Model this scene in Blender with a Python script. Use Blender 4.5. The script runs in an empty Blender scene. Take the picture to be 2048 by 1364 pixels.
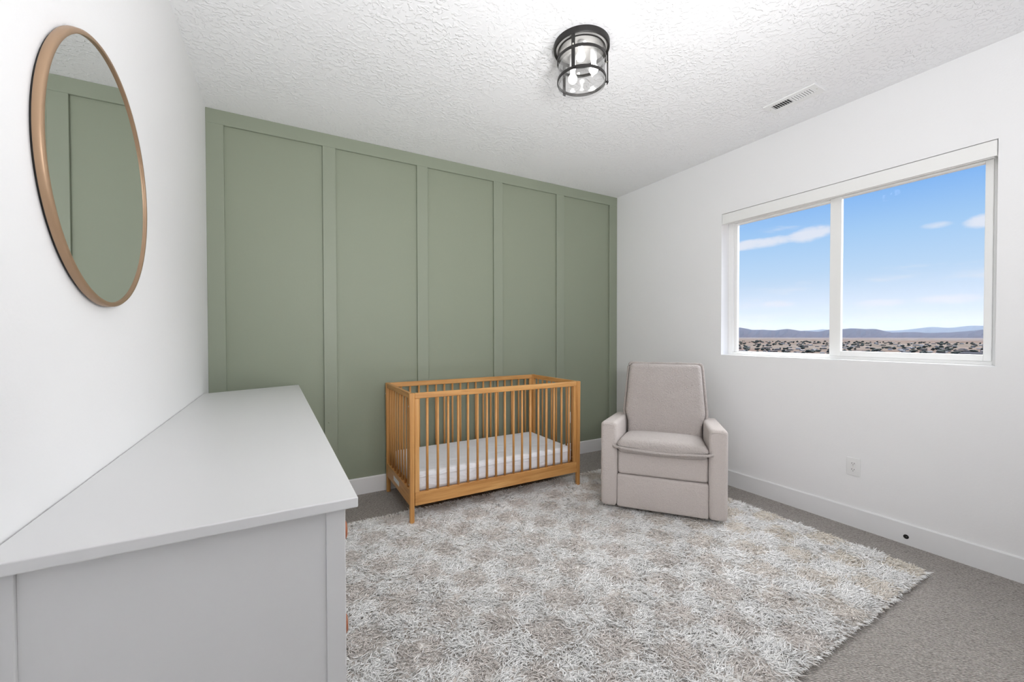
import bpy, bmesh, math, random
import numpy as np
from mathutils import Vector, Matrix

S = bpy.context.scene
COL = S.collection
PI = math.pi
rnd = random.Random(7)

# ------------------------------------------------------------------ camera
RW, RH, RD = 3.633, 2.74, 3.66            # room width, height, depth
yaw, pitch, roll = 0.5148, -0.0141, -0.0018
cam_d = bpy.data.cameras.new('camera')
cam = bpy.data.objects.new('camera', cam_d)
COL.objects.link(cam)
S.camera = cam
cam_d.sensor_width = 36.0
cam_d.lens = 814.19 * 36.0 / 2048.0
cam_d.clip_start, cam_d.clip_end = 0.02, 200000
fw = Vector((math.sin(yaw) * math.cos(pitch), math.cos(yaw) * math.cos(pitch), math.sin(pitch)))
r0 = Vector((math.cos(yaw), -math.sin(yaw), 0))
u0 = r0.cross(fw)
rr = r0 * math.cos(roll) + u0 * math.sin(roll)
uu = -r0 * math.sin(roll) + u0 * math.cos(roll)
M = Matrix((rr, uu, -fw)).transposed().to_4x4()
M.translation = (0.4243, -3.3454, 1.2394)
cam.matrix_world = M

# ------------------------------------------------------------------ exposure
vs = S.view_settings
vs.view_transform = 'Standard'
vs.look = 'None'
vs.gamma = 1.0
vs.use_curve_mapping = False
vs.exposure = 0.29
S.cycles.max_bounces = 14
S.cycles.diffuse_bounces = 12
S.cycles.transparent_max_bounces = 16
S.cycles.caustics_reflective = False
S.cycles.caustics_refractive = False
S.cycles.sample_clamp_indirect = 6.0

# ------------------------------------------------------------------ sky and lights
SKY = 0.80
SUN_E, SUN_EL, SUN_AZ, SUN_ANGLE = 9.0, 44.0, 88.0, 80.0
BULB_W = 0.32
FILL_W, BOUNCE_W = 34.0, 78.0


def lin(r, g, b):
    f = lambda c: (c / 255 / 12.92) if c <= 10 else ((c / 255 + 0.055) / 1.055) ** 2.4
    return (f(r), f(g), f(b), 1.0)


def nd(nt, typ, **kw):
    n = nt.nodes.new(typ)
    for k, v in kw.items():
        if k.startswith('i_'):
            n.inputs[k[2:].replace('_', ' ')].default_value = v
        else:
            setattr(n, k, v)
    return n


def math_(nt, op, a, b=None, clamp=False):
    n = nt.nodes.new('ShaderNodeMath')
    n.operation = op
    n.use_clamp = clamp
    for i, v in enumerate((a, b)):
        if v is None:
            continue
        if isinstance(v, (int, float)):
            n.inputs[i].default_value = v
        else:
            nt.links.new(v, n.inputs[i])
    return n.outputs[0]


def smooth(nt, v, a, b, to0=0.0, to1=1.0):
    n = nt.nodes.new('ShaderNodeMapRange')
    n.interpolation_type = 'SMOOTHSTEP'
    nt.links.new(v, n.inputs['Value'])
    n.inputs['From Min'].default_value = a
    n.inputs['From Max'].default_value = b
    n.inputs['To Min'].default_value = to0
    n.inputs['To Max'].default_value = to1
    return n.outputs[0]


def ramp(nt, v, stops, interp='LINEAR'):
    n = nt.nodes.new('ShaderNodeValToRGB')
    n.color_ramp.interpolation = interp
    e = n.color_ramp.elements
    while len(e) < len(stops):
        e.new(0.5)
    for k, (p, c) in enumerate(stops):
        e[k].position = p
        e[k].color = c
    nt.links.new(v, n.inputs['Fac'])
    return n.outputs['Color']


def mix_rgb(nt, fac, a, b, mode='MIX'):
    n = nt.nodes.new('ShaderNodeMix')
    n.data_type = 'RGBA'
    n.blend_type = mode
    for sock, v in ((n.inputs[0], fac), (n.inputs[6], a), (n.inputs[7], b)):
        if isinstance(v, (int, float, tuple)):
            sock.default_value = v
        else:
            nt.links.new(v, sock)
    return n.outputs[2]


def build_world():
    w = bpy.data.worlds.new('sky')
    S.world = w
    w.use_nodes = True
    nt = w.node_tree
    nt.nodes.clear()
    L = nt.links.new
    tc = nd(nt, 'ShaderNodeTexCoord')
    sx = nd(nt, 'ShaderNodeSeparateXYZ')
    L(tc.outputs['Generated'], sx.inputs[0])
    el = math_(nt, 'MULTIPLY', math_(nt, 'ARCSINE', sx.outputs['Z']), 180 / PI)
    az = math_(nt, 'MULTIPLY', math_(nt, 'ARCTAN2', sx.outputs['X'], sx.outputs['Y']), 180 / PI)
    t = math_(nt, 'DIVIDE', el, 45.0, clamp=True)
    base = ramp(nt, t, [(0.0, lin(233, 243, 254)), (3.5 / 45, lin(222, 235, 253)), (7 / 45, lin(194, 222, 252)),
                        (11 / 45, lin(170, 209, 250)), (15 / 45, lin(138, 188, 248)), (22 / 45, lin(118, 174, 244)),
                        (1.0, lin(92, 150, 232))])
    # clouds all over the sky: long flat noise, whiter and denser towards the horizon
    cx = nd(nt, 'ShaderNodeCombineXYZ')
    L(math_(nt, 'MULTIPLY', az, 0.09), cx.inputs[0])
    L(math_(nt, 'MULTIPLY', el, 0.42), cx.inputs[1])
    n1 = nd(nt, 'ShaderNodeTexNoise', i_Scale=1.0, i_Detail=7.0, i_Roughness=0.55)
    L(cx.outputs[0], n1.inputs['Vector'])
    low = math_(nt, 'SUBTRACT', smooth(nt, el, 1.0, 6.0, 0.12, 0.0), smooth(nt, el, 6.0, 14.0, 0.0, 0.06))
    c1 = smooth(nt, math_(nt, 'ADD', n1.outputs['Fac'], low), 0.56, 0.74, 0.0, 0.55)
    # cloud banks of their own: a rising streak and a few puffs
    cx2 = nd(nt, 'ShaderNodeCombineXYZ')
    L(math_(nt, 'MULTIPLY', az, 0.55), cx2.inputs[0])
    L(math_(nt, 'MULTIPLY', el, 1.1), cx2.inputs[1])
    n2 = nd(nt, 'ShaderNodeTexNoise', i_Scale=1.0, i_Detail=6.0, i_Roughness=0.6)
    L(cx2.outputs[0], n2.inputs['Vector'])
    wob = math_(nt, 'MULTIPLY', math_(nt, 'SUBTRACT', n2.outputs['Fac'], 0.5), 1.3)

    def blob(a0, e0, wa, we, slope=0.0, hard=0.9):
        da = math_(nt, 'SUBTRACT', az, a0)
        de = math_(nt, 'SUBTRACT', math_(nt, 'SUBTRACT', el, e0), math_(nt, 'MULTIPLY', da, slope))
        d2 = math_(nt, 'ADD', math_(nt, 'POWER', math_(nt, 'ABSOLUTE', math_(nt, 'DIVIDE', da, wa)), 2.0),
                   math_(nt, 'POWER', math_(nt, 'ABSOLUTE', math_(nt, 'DIVIDE', de, we)), 2.0))
        v = math_(nt, 'ADD', math_(nt, 'SUBTRACT', 1.0, d2), wob)
        return smooth(nt, v, 0.0, hard, 0.0, 1.0)
    cl = c1
    for a in ((59.5, 10.75, 6.5, 0.70, 0.05, 0.9), (65.6, 11.25, 2.7, 0.95, 0.13, 0.9), (78.6, 10.3, 1.5, 0.75, 0.0, 0.9),
              (75.6, 10.5, 1.3, 0.4, 0.0, 1.6), (62.5, 3.6, 2.2, 0.55, 0.0, 1.2), (71.5, 3.3, 2.4, 0.55, 0.0, 1.2),
              (76.5, 3.4, 3.0, 0.6, 0.0, 1.2), (101, 8, 6, 1.5, 0.1, 0.9), (35, 13, 7, 1.2, 0.05, 0.9), (130, 16, 9, 2.0, -0.05, 0.9),
              (5, 9, 8, 1.5, 0.03, 0.9), (-60, 12, 9, 1.6, 0.05, 0.9), (-130, 10, 9, 1.5, -0.05, 0.9)):
        cl = math_(nt, 'MAXIMUM', cl, math_(nt, 'MULTIPLY', blob(*a), 0.82))
    col = mix_rgb(nt, cl, base, lin(240, 241, 250))
    # below the horizon: the colour of dry ground
    gfac = smooth(nt, el, -0.6, -0.1, 1.0, 0.0)
    col = mix_rgb(nt, gfac, col, lin(176, 158, 148))
    bg = nd(nt, 'ShaderNodeBackground', i_Strength=SKY)
    L(col, bg.inputs['Color'])
    out = nd(nt, 'ShaderNodeOutputWorld')
    L(bg.outputs[0], out.inputs['Surface'])


build_world()

sun_d = bpy.data.lights.new('sun', 'SUN')
sun_d.energy = SUN_E
sun_d.angle = math.radians(SUN_ANGLE)
sun_d.color = (1.0, 0.985, 0.96)
sun = bpy.data.objects.new('sun', sun_d)
COL.objects.link(sun)
sd = Vector((math.sin(math.radians(SUN_AZ)) * math.cos(math.radians(SUN_EL)),
             math.cos(math.radians(SUN_AZ)) * math.cos(math.radians(SUN_EL)), math.sin(math.radians(SUN_EL))))
sun.rotation_euler = sd.to_track_quat('Z', 'Y').to_euler()
sun.location = (8, -2, 6)


# two unseen fill lights, added behind the camera and turned up at the ceiling
fl_d = bpy.data.lights.new('fill_light', 'AREA')
fl_d.shape = 'DISK'
fl_d.size = 0.5
fl_d.energy = FILL_W
fill_light = bpy.data.objects.new('fill_light', fl_d)
COL.objects.link(fill_light)
fill_light.location = (1.0, -3.45, 1.5)
fill_light.rotation_euler = Vector((0.35, 0.6, 0.7)).to_track_quat('-Z', 'Y').to_euler()
bn_d = bpy.data.lights.new('bounce_fill', 'SPOT')
bn_d.spot_size = math.radians(90)
bn_d.spot_blend = 1.0
bn_d.shadow_soft_size = 0.15
bn_d.energy = BOUNCE_W
bounce = bpy.data.objects.new('bounce_fill', bn_d)
COL.objects.link(bounce)
bounce.location = (2.0, -3.42, 0.5)
bounce.rotation_euler = (Vector((1.4, -1.0, RH)) - Vector((2.0, -3.42, 0.5))).to_track_quat('-Z', 'Y').to_euler()


# ------------------------------------------------------------------ materials
def new_mat(name):
    m = bpy.data.materials.new(name)
    m.use_nodes = True
    nt = m.node_tree
    b = nt.nodes['Principled BSDF']
    return m, nt, b


def plain(name, col, rough=0.5, metal=0.0, spec=0.5, var=0.03, bump=0.0, bscale=200.0, bdist=0.001):
    m, nt, b = new_mat(name)
    L = nt.links.new
    tc = nd(nt, 'ShaderNodeTexCoord')
    n = nd(nt, 'ShaderNodeTexNoise', i_Scale=3.0, i_Detail=4.0)
    L(tc.outputs['Object'], n.inputs['Vector'])
    c2 = tuple(max(0, min(1, c * (1 - var))) for c in col[:3]) + (1,)
    L(mix_rgb(nt, n.outputs['Fac'], col, c2), b.inputs['Base Color'])
    b.inputs['Roughness'].default_value = rough
    b.inputs['Metallic'].default_value = metal
    b.inputs['Specular IOR Level'].default_value = spec
    if bump:
        n2 = nd(nt, 'ShaderNodeTexNoise', i_Scale=bscale, i_Detail=3.0)
        L(tc.outputs['Object'], n2.inputs['Vector'])
        bp = nd(nt, 'ShaderNodeBump', i_Strength=bump, i_Distance=bdist)
        L(n2.outputs['Fac'], bp.inputs['Height'])
        L(bp.outputs[0], b.inputs['Normal'])
    return m


M_WALL = plain('white_wall_paint', (0.845, 0.845, 0.855, 1), 0.75, spec=0.25, var=0.01, bump=0.25, bscale=90, bdist=0.0015)
M_TRIM = plain('white_trim_paint', (0.82, 0.825, 0.835, 1), 0.4, spec=0.4, var=0.01)
M_VINYL = plain('white_vinyl', (0.84, 0.84, 0.83, 1), 0.35, spec=0.45, var=0.01)
M_GREEN = plain('sage_green_paint', lin(141, 148, 130), 0.5, spec=0.35, var=0.03, bump=0.22, bscale=70, bdist=0.0015)
M_BATTEN = plain('sage_green_batten_paint', lin(142, 149, 132), 0.45, spec=0.4, var=0.02, bump=0.08, bscale=60)
M_DRESSER = plain('white_dresser_paint', (0.70, 0.70, 0.705, 1), 0.35, spec=0.45, var=0.02)
M_BLACK = plain('dark_bronze_metal', lin(40, 38, 37), 0.45, metal=0.3, spec=0.5)
M_STEEL = plain('bright_steel', (0.7, 0.68, 0.62, 1), 0.3, metal=1.0)
M_RUBBER_SHADE = plain('black_rubber_and_shade', lin(20, 20, 20), 0.5)
M_DARK = plain('dark_void', lin(70, 70, 70), 0.9, spec=0.1)
M_OUTLET = plain('white_outlet_plastic', (0.80, 0.80, 0.80, 1), 0.35)
M_VENT = plain('white_vent_metal', (0.82, 0.82, 0.82, 1), 0.45)
M_REFLECT = plain('nickel_reflector', (0.42, 0.41, 0.40, 1), 0.45)
M_GOLD = plain('brushed_gold_metal', lin(158, 130, 103), 0.42, metal=0.35, var=0.06)
M_PULL = plain('terracotta_leather', lin(176, 104, 68), 0.55, var=0.35, bump=0.5, bscale=300, bdist=0.002)
M_STICKER = plain('white_paper_sticker', (0.8, 0.8, 0.79, 1), 0.6)
M_BASE = plain('dark_chair_base', lin(35, 33, 32), 0.6)
M_ROOF = [plain('grey_roof', lin(70, 68, 72), 0.9), plain('brown_roof', lin(84, 74, 68), 0.9), plain('pale_roof', lin(140, 136, 134), 0.8)]
M_HOUSE = [plain('beige_house_wall', lin(128, 118, 108), 0.9), plain('white_house_wall', lin(168, 165, 160), 0.9), plain('tan_house_wall', lin(112, 100, 90), 0.9)]
M_TREE = [plain('dark_tree', lin(62, 68, 60), 0.95, var=0.3), plain('olive_tree', lin(80, 83, 72), 0.95, var=0.3)]
M_TRUNK = plain('tree_trunk', lin(50, 42, 36), 0.95)


def ceiling_mat():
    m, nt, b = new_mat('knockdown_ceiling')
    L = nt.links.new
    tc = nd(nt, 'ShaderNodeTexCoord')
    n0 = nd(nt, 'ShaderNodeTexNoise', i_Scale=9.0, i_Detail=2.0)
    L(tc.outputs['Object'], n0.inputs['Vector'])
    v = nd(nt, 'ShaderNodeVectorMath', operation='MULTIPLY_ADD')
    L(n0.outputs['Color'], v.inputs[0])
    v.inputs[1].default_value = (0.05, 0.05, 0.05)
    L(tc.outputs['Object'], v.inputs[2])
    n1 = nd(nt, 'ShaderNodeTexNoise', i_Scale=46.0, i_Detail=2.5, i_Roughness=0.45)
    L(v.outputs[0], n1.inputs['Vector'])
    patch = nd(nt, 'ShaderNodeTexNoise', i_Scale=2.6, i_Detail=2.0)
    L(tc.outputs['Object'], patch.inputs['Vector'])
    h = smooth(nt, n1.outputs['Fac'], 0.50, 0.60)
    ridge = math_(nt, 'MULTIPLY', h, smooth(nt, patch.outputs['Fac'], 0.34, 0.6, 0.4, 1.0))
    bp = nd(nt, 'ShaderNodeBump', i_Strength=0.6, i_Distance=0.004)
    L(ridge, bp.inputs['Height'])
    L(bp.outputs[0], b.inputs['Normal'])
    b.inputs['Base Color'].default_value = (0.86, 0.86, 0.875, 1)
    b.inputs['Roughness'].default_value = 0.85
    b.inputs['Specular IOR Level'].default_value = 0.2
    return m


M_CEIL = ceiling_mat()


def carpet_mat():
    m, nt, b = new_mat('grey_ribbed_loop_carpet')
    L = nt.links.new
    tc = nd(nt, 'ShaderNodeTexCoord')
    mp = nd(nt, 'ShaderNodeMapping')
    mp.inputs['Rotation'].default_value = (0, 0, math.radians(-40))
    L(tc.outputs['Object'], mp.inputs['Vector'])
    nz = nd(nt, 'ShaderNodeTexNoise', i_Scale=26.0, i_Detail=3.0)
    L(mp.outputs[0], nz.inputs['Vector'])
    v = nd(nt, 'ShaderNodeVectorMath', operation='MULTIPLY_ADD')
    L(nz.outputs['Color'], v.inputs[0])
    v.inputs[1].default_value = (0.016, 0.016, 0.0)
    L(mp.outputs[0], v.inputs[2])
    wv = nd(nt, 'ShaderNodeTexWave', wave_type='BANDS', bands_direction='X', i_Scale=38.0, i_Distortion=0.0)
    L(v.outputs[0], wv.inputs['Vector'])
    vo = nd(nt, 'ShaderNodeTexVoronoi', i_Scale=1.0)
    st = nd(nt, 'ShaderNodeMapping')
    st.inputs['Scale'].default_value = (230, 120, 200)
    L(v.outputs[0], st.inputs['Vector'])
    L(st.outputs[0], vo.inputs['Vector'])
    h = math_(nt, 'ADD', math_(nt, 'MULTIPLY', wv.outputs['Fac'], 0.6), math_(nt, 'MULTIPLY', math_(nt, 'SUBTRACT', 1.0, vo.outputs['Distance']), 0.6))
    big = nd(nt, 'ShaderNodeTexNoise', i_Scale=2.2, i_Detail=3.0)
    L(tc.outputs['Object'], big.inputs['Vector'])
    c = mix_rgb(nt, smooth(nt, h, 0.25, 1.0), lin(126, 121, 117), lin(216, 211, 206))
    c = mix_rgb(nt, math_(nt, 'MULTIPLY', big.outputs['Fac'], 0.25), c, lin(154, 146, 140))
    L(c, b.inputs['Base Color'])
    b.inputs['Roughness'].default_value = 0.95
    b.inputs['Specular IOR Level'].default_value = 0.05
    bp = nd(nt, 'ShaderNodeBump', i_Strength=1.0, i_Distance=0.005)
    L(h, bp.inputs['Height'])
    L(bp.outputs[0], b.inputs['Normal'])
    return m


M_CARPET = carpet_mat()


def wood_mat(name, axis):
    m, nt, b = new_mat(name)
    L = nt.links.new
    tc = nd(nt, 'ShaderNodeTexCoord')
    mp = nd(nt, 'ShaderNodeMapping')
    sc = [14.0, 14.0, 14.0]
    sc[axis] = 0.9
    mp.inputs['Scale'].default_value = sc
    L(tc.outputs['Object'], mp.inputs['Vector'])
    n = nd(nt, 'ShaderNodeTexNoise', i_Scale=1.6, i_Detail=6.0, i_Roughness=0.6, i_Distortion=1.2)
    L(mp.outputs[0], n.inputs['Vector'])
    n2 = nd(nt, 'ShaderNodeTexNoise', i_Scale=9.0, i_Detail=3.0)
    L(mp.outputs[0], n2.inputs['Vector'])
    c = ramp(nt, n.outputs['Fac'], [(0.28, lin(172, 118, 62)), (0.5, lin(198, 146, 86)), (0.72, lin(214, 166, 106))])
    c = mix_rgb(nt, math_(nt, 'MULTIPLY', smooth(nt, n2.outputs['Fac'], 0.5, 0.75), 0.3), c, lin(160, 100, 48))
    L(c, b.inputs['Base Color'])
    b.inputs['Roughness'].default_value = 0.42
    b.inputs['Specular IOR Level'].default_value = 0.4
    bp = nd(nt, 'ShaderNodeBump', i_Strength=0.06, i_Distance=0.001)
    L(n.outputs['Fac'], bp.inputs['Height'])
    L(bp.outputs[0], b.inputs['Normal'])
    return m


WOOD = [wood_mat('honey_oak_grain_x', 0), wood_mat('honey_oak_grain_y', 1), wood_mat('honey_oak_grain_z', 2)]


def sherpa_mat(name, fine):
    m, nt, b = new_mat(name)
    L = nt.links.new
    tc = nd(nt, 'ShaderNodeTexCoord')
    n = nd(nt, 'ShaderNodeTexNoise', i_Scale=150.0 if not fine else 260.0, i_Detail=4.0, i_Roughness=0.6, i_Distortion=0.6)
    L(tc.outputs['Object'], n.inputs['Vector'])
    big = nd(nt, 'ShaderNodeTexNoise', i_Scale=6.0, i_Detail=3.0)
    L(tc.outputs['Object'], big.inputs['Vector'])
    c = mix_rgb(nt, n.outputs['Fac'], lin(176, 167, 163), lin(218, 210, 206))
    c = mix_rgb(nt, math_(nt, 'MULTIPLY', big.outputs['Fac'], 0.25), c, lin(182, 170, 164))
    L(c, b.inputs['Base Color'])
    b.inputs['Roughness'].default_value = 0.95
    b.inputs['Specular IOR Level'].default_value = 0.1
    b.inputs['Sheen Weight'].default_value = 0.25
    b.inputs['Sheen Roughness'].default_value = 0.6
    mid = nd(nt, 'ShaderNodeTexNoise', i_Scale=62.0, i_Detail=3.0, i_Distortion=1.0)
    L(tc.outputs['Object'], mid.inputs['Vector'])
    hh = math_(nt, 'ADD', n.outputs['Fac'], math_(nt, 'MULTIPLY', mid.outputs['Fac'], 1.2))
    bp = nd(nt, 'ShaderNodeBump', i_Strength=1.0 if not fine else 0.6, i_Distance=0.009 if not fine else 0.006)
    L(hh, bp.inputs['Height'])
    L(bp.outputs[0], b.inputs['Normal'])
    return m


M_SHERPA = sherpa_mat('cream_sherpa_fabric', False)
M_BOUCLE = sherpa_mat('cream_short_pile_fabric', True)


def sheet_mat():
    m, nt, b = new_mat('white_cotton_sheet')
    L = nt.links.new
    tc = nd(nt, 'ShaderNodeTexCoord')
    mp = nd(nt, 'ShaderNodeMapping')
    mp.inputs['Scale'].default_value = (5.0, 11.0, 16.0)
    L(tc.outputs['Object'], mp.inputs['Vector'])
    n = nd(nt, 'ShaderNodeTexNoise', i_Scale=1.2, i_Detail=3.0, i_Distortion=1.4)
    L(mp.outputs[0], n.inputs['Vector'])
    bp = nd(nt, 'ShaderNodeBump', i_Strength=0.5, i_Distance=0.02)
    L(n.outputs['Fac'], bp.inputs['Height'])
    L(bp.outputs[0], b.inputs['Normal'])
    b.inputs['Base Color'].default_value = (0.80, 0.82, 0.87, 1)
    b.inputs['Roughness'].default_value = 0.85
    return m


M_SHEET = sheet_mat()


def glass_mat(name, tint=(1, 1, 1, 1), refl=0.06, rough=0.0, edge=0.5):
    """thin clear pane: lets light straight through, reflects a little, more at a grazing angle"""
    m, nt, b = new_mat(name)
    nt.nodes.remove(b)
    L = nt.links.new
    out = nt.nodes['Material Output']
    tr = nd(nt, 'ShaderNodeBsdfTransparent')
    tr.inputs[0].default_value = tint
    gl = nd(nt, 'ShaderNodeBsdfGlossy')
    gl.inputs['Roughness'].default_value = rough
    lw = nd(nt, 'ShaderNodeLayerWeight', i_Blend=edge)
    fac = math_(nt, 'ADD', math_(nt, 'MULTIPLY', math_(nt, 'POWER', lw.outputs['Facing'], 3.0), edge), refl, clamp=True)
    mx = nd(nt, 'ShaderNodeMixShader')
    L(fac, mx.inputs[0])
    L(tr.outputs[0], mx.inputs[1])
    L(gl.outputs[0], mx.inputs[2])
    L(mx.outputs[0], out.inputs['Surface'])
    return m


M_GLASS = glass_mat('window_glass', (0.985, 0.99, 0.99, 1), 0.002, edge=0.15)
M_SHADE = glass_mat('clear_shade_glass', (0.97, 0.97, 0.97, 1), 0.05, 0.03, edge=0.55)


def mirror_mat():
    m, nt, b = new_mat('mirror_glass')
    b.inputs['Base Color'].default_value = (0.90, 0.91, 0.91, 1)
    b.inputs['Metallic'].default_value = 1.0
    b.inputs['Roughness'].default_value = 0.008
    return m


M_MIRROR = mirror_mat()


def bulb_mat():
    m, nt, b = new_mat('lit_bulb')
    r = 0.023
    b.inputs['Base Color'].default_value = (0.9, 0.9, 0.9, 1)
    b.inputs['Emission Color'].default_value = (1.0, 0.985, 0.96, 1)
    b.inputs['Emission Strength'].default_value = BULB_W / (PI * 4 * PI * r * r)
    return m


M_BULB = bulb_mat()


def pile_mat():
    m, nt, b = new_mat('wool_pile')
    L = nt.links.new
    out = nt.nodes['Material Output']
    at = nd(nt, 'ShaderNodeAttribute', attribute_name='Col')
    L(at.outputs['Color'], b.inputs['Base Color'])
    b.inputs['Roughness'].default_value = 0.9
    b.inputs['Specular IOR Level'].default_value = 0.1
    return m


M_PILE = pile_mat()


def under_mat():
    """dense foot of the pile, woven in the same two colours"""
    m, nt, b = new_mat('dense_pile_foot')
    L = nt.links.new
    tc = nd(nt, 'ShaderNodeTexCoord')
    mp = nd(nt, 'ShaderNodeMapping')
    mp.inputs['Location'].default_value = UNDER_OFF
    mp.inputs['Scale'].default_value = (1 / 0.1692, 1 / 0.1692, 0)
    L(tc.outputs['Object'], mp.inputs['Vector'])
    ck = nd(nt, 'ShaderNodeTexChecker', i_Scale=1.0)
    L(mp.outputs[0], ck.inputs['Vector'])
    ck.inputs['Color1'].default_value = (0.70, 0.65, 0.61, 1)
    ck.inputs['Color2'].default_value = (0.93, 0.91, 0.88, 1)
    L(ck.outputs['Color'], b.inputs['Base Color'])
    b.inputs['Roughness'].default_value = 1.0
    b.inputs['Specular IOR Level'].default_value = 0.0
    n = nd(nt, 'ShaderNodeTexNoise', i_Scale=160.0, i_Detail=3.0)
    L(tc.outputs['Object'], n.inputs['Vector'])
    bp = nd(nt, 'ShaderNodeBump', i_Strength=0.6, i_Distance=0.004)
    L(n.outputs['Fac'], bp.inputs['Height'])
    L(bp.outputs[0], b.inputs['Normal'])
    return m


# rug origin is at (1.9585, -1.565); dark cells are centred on (1.048, -0.97) and every second cell from there
UNDER_OFF = ((1.9585 - 1.048) / 0.1692 + 0.5, (-1.565 + 0.97) / 0.1692 + 0.5, 0.5)
M_UNDER = under_mat()
M_BACKING = plain('rug_backing', lin(190, 182, 172), 0.95)


def ground_mat():
    m, nt, b = new_mat('dry_desert_ground')
    L = nt.links.new
    tc = nd(nt, 'ShaderNodeTexCoord')
    n1 = nd(nt, 'ShaderNodeTexNoise', i_Scale=0.012, i_Detail=8.0, i_Roughness=0.65)
    L(tc.outputs['Object'], n1.inputs['Vector'])
    n2 = nd(nt, 'ShaderNodeTexNoise', i_Scale=0.0009, i_Detail=5.0)
    L(tc.outputs['Object'], n2.inputs['Vector'])
    c = ramp(nt, n1.outputs['Fac'], [(0.32, lin(78, 76, 66)), (0.46, lin(118, 107, 96)), (0.66, lin(146, 134, 124))])
    c = mix_rgb(nt, smooth(nt, n2.outputs['Fac'], 0.4, 0.65, 0.0, 0.6), c, lin(112, 90, 80))
    L(c, b.inputs['Base Color'])
    b.inputs['Roughness'].default_value = 1.0
    b.inputs['Specular IOR Level'].default_value = 0.0
    return m


M_GROUND = ground_mat()
M_HILL = plain('brown_hill_rock', lin(74, 58, 58), 1.0, spec=0.0, var=0.25)


# ------------------------------------------------------------------ mesh helpers
def tag(o, label=None, cat=None, group=None, kind=None):
    for k, v in (('label', label), ('category', cat), ('group', group), ('kind', kind)):
        if v:
            o[k] = v
    return o


def empty(name, loc=(0, 0, 0), rz=0.0, **kw):
    o = bpy.data.objects.new(name, None)
    COL.objects.link(o)
    o.location = loc
    o.rotation_euler = (0, 0, rz)
    o.empty_display_size = 0.1
    return tag(o, **kw)


def link(name, me, mat, parent=None, loc=(0, 0, 0), rot=(0, 0, 0), **kw):
    o = bpy.data.objects.new(name, me)
    if mat is not None and not me.materials:
        me.materials.append(mat)
    COL.objects.link(o)
    if parent is not None:
        o.parent = parent
    o.location = loc
    o.rotation_euler = rot
    return tag(o, **kw)


def shade(me, on=True):
    for p in me.polygons:
        p.use_smooth = on


def obj(name, bm, mat, parent=None, loc=(0, 0, 0), rot=(0, 0, 0), smooth_=False, bevel=0.0, bseg=2, **kw):
    bmesh.ops.recalc_face_normals(bm, faces=bm.faces)
    me = bpy.data.meshes.new(name)
    bm.to_mesh(me)
    bm.free()
    shade(me, smooth_)
    o = link(name, me, mat, parent, loc, rot, **kw)
    if bevel:
        md = o.modifiers.new('bevel', 'BEVEL')
        md.width = bevel
        md.segments = bseg
        md.limit_method = 'ANGLE'
        md.angle_limit = math.radians(40)
        md.harden_normals = False
    return o


def add_box(bm, x0, x1, y0, y1, z0, z1):
    v = [bm.verts.new(p) for p in ((x0, y0, z0), (x1, y0, z0), (x1, y1, z0), (x0, y1, z0),
                                   (x0, y0, z1), (x1, y0, z1), (x1, y1, z1), (x0, y1, z1))]
    for f in ((0, 3, 2, 1), (4, 5, 6, 7), (0, 1, 5, 4), (1, 2, 6, 5), (2, 3, 7, 6), (3, 0, 4, 7)):
        bm.faces.new([v[i] for i in f])
    return v


def box(*a):
    bm = bmesh.new()
    add_box(bm, *a)
    return bm


def add_prism(bm, pts, z0, z1):
    """pts: polygon (x, y) extruded from z0 to z1"""
    lo = [bm.verts.new((x, y, z0)) for x, y in pts]
    hi = [bm.verts.new((x, y, z1)) for x, y in pts]
    n = len(pts)
    bm.faces.new(lo[::-1])
    bm.faces.new(hi)
    for i in range(n):
        bm.faces.new((lo[i], lo[(i + 1) % n], hi[(i + 1) % n], hi[i]))
    return lo + hi


def add_lathe(bm, prof, seg=48, closed=False):
    """prof: (r, z) list turned around z"""
    rings = []
    for r, z in prof:
        if r < 1e-6:
            rings.append([bm.verts.new((0, 0, z))])
        else:
            rings.append([bm.verts.new((r * math.cos(2 * PI * k / seg), r * math.sin(2 * PI * k / seg), z)) for k in range(seg)])
    pairs = list(zip(rings[:-1], rings[1:]))
    if closed:
        pairs.append((rings[-1], rings[0]))
    for a, b in pairs:
        for k in range(seg):
            k2 = (k + 1) % seg
            if len(a) == 1 and len(b) == 1:
                continue
            if len(a) == 1:
                bm.faces.new((a[0], b[k], b[k2]))
            elif len(b) == 1:
                bm.faces.new((a[k], a[k2], b[0]))
            else:
                bm.faces.new((a[k], a[k2], b[k2], b[k]))
    return bm


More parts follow.
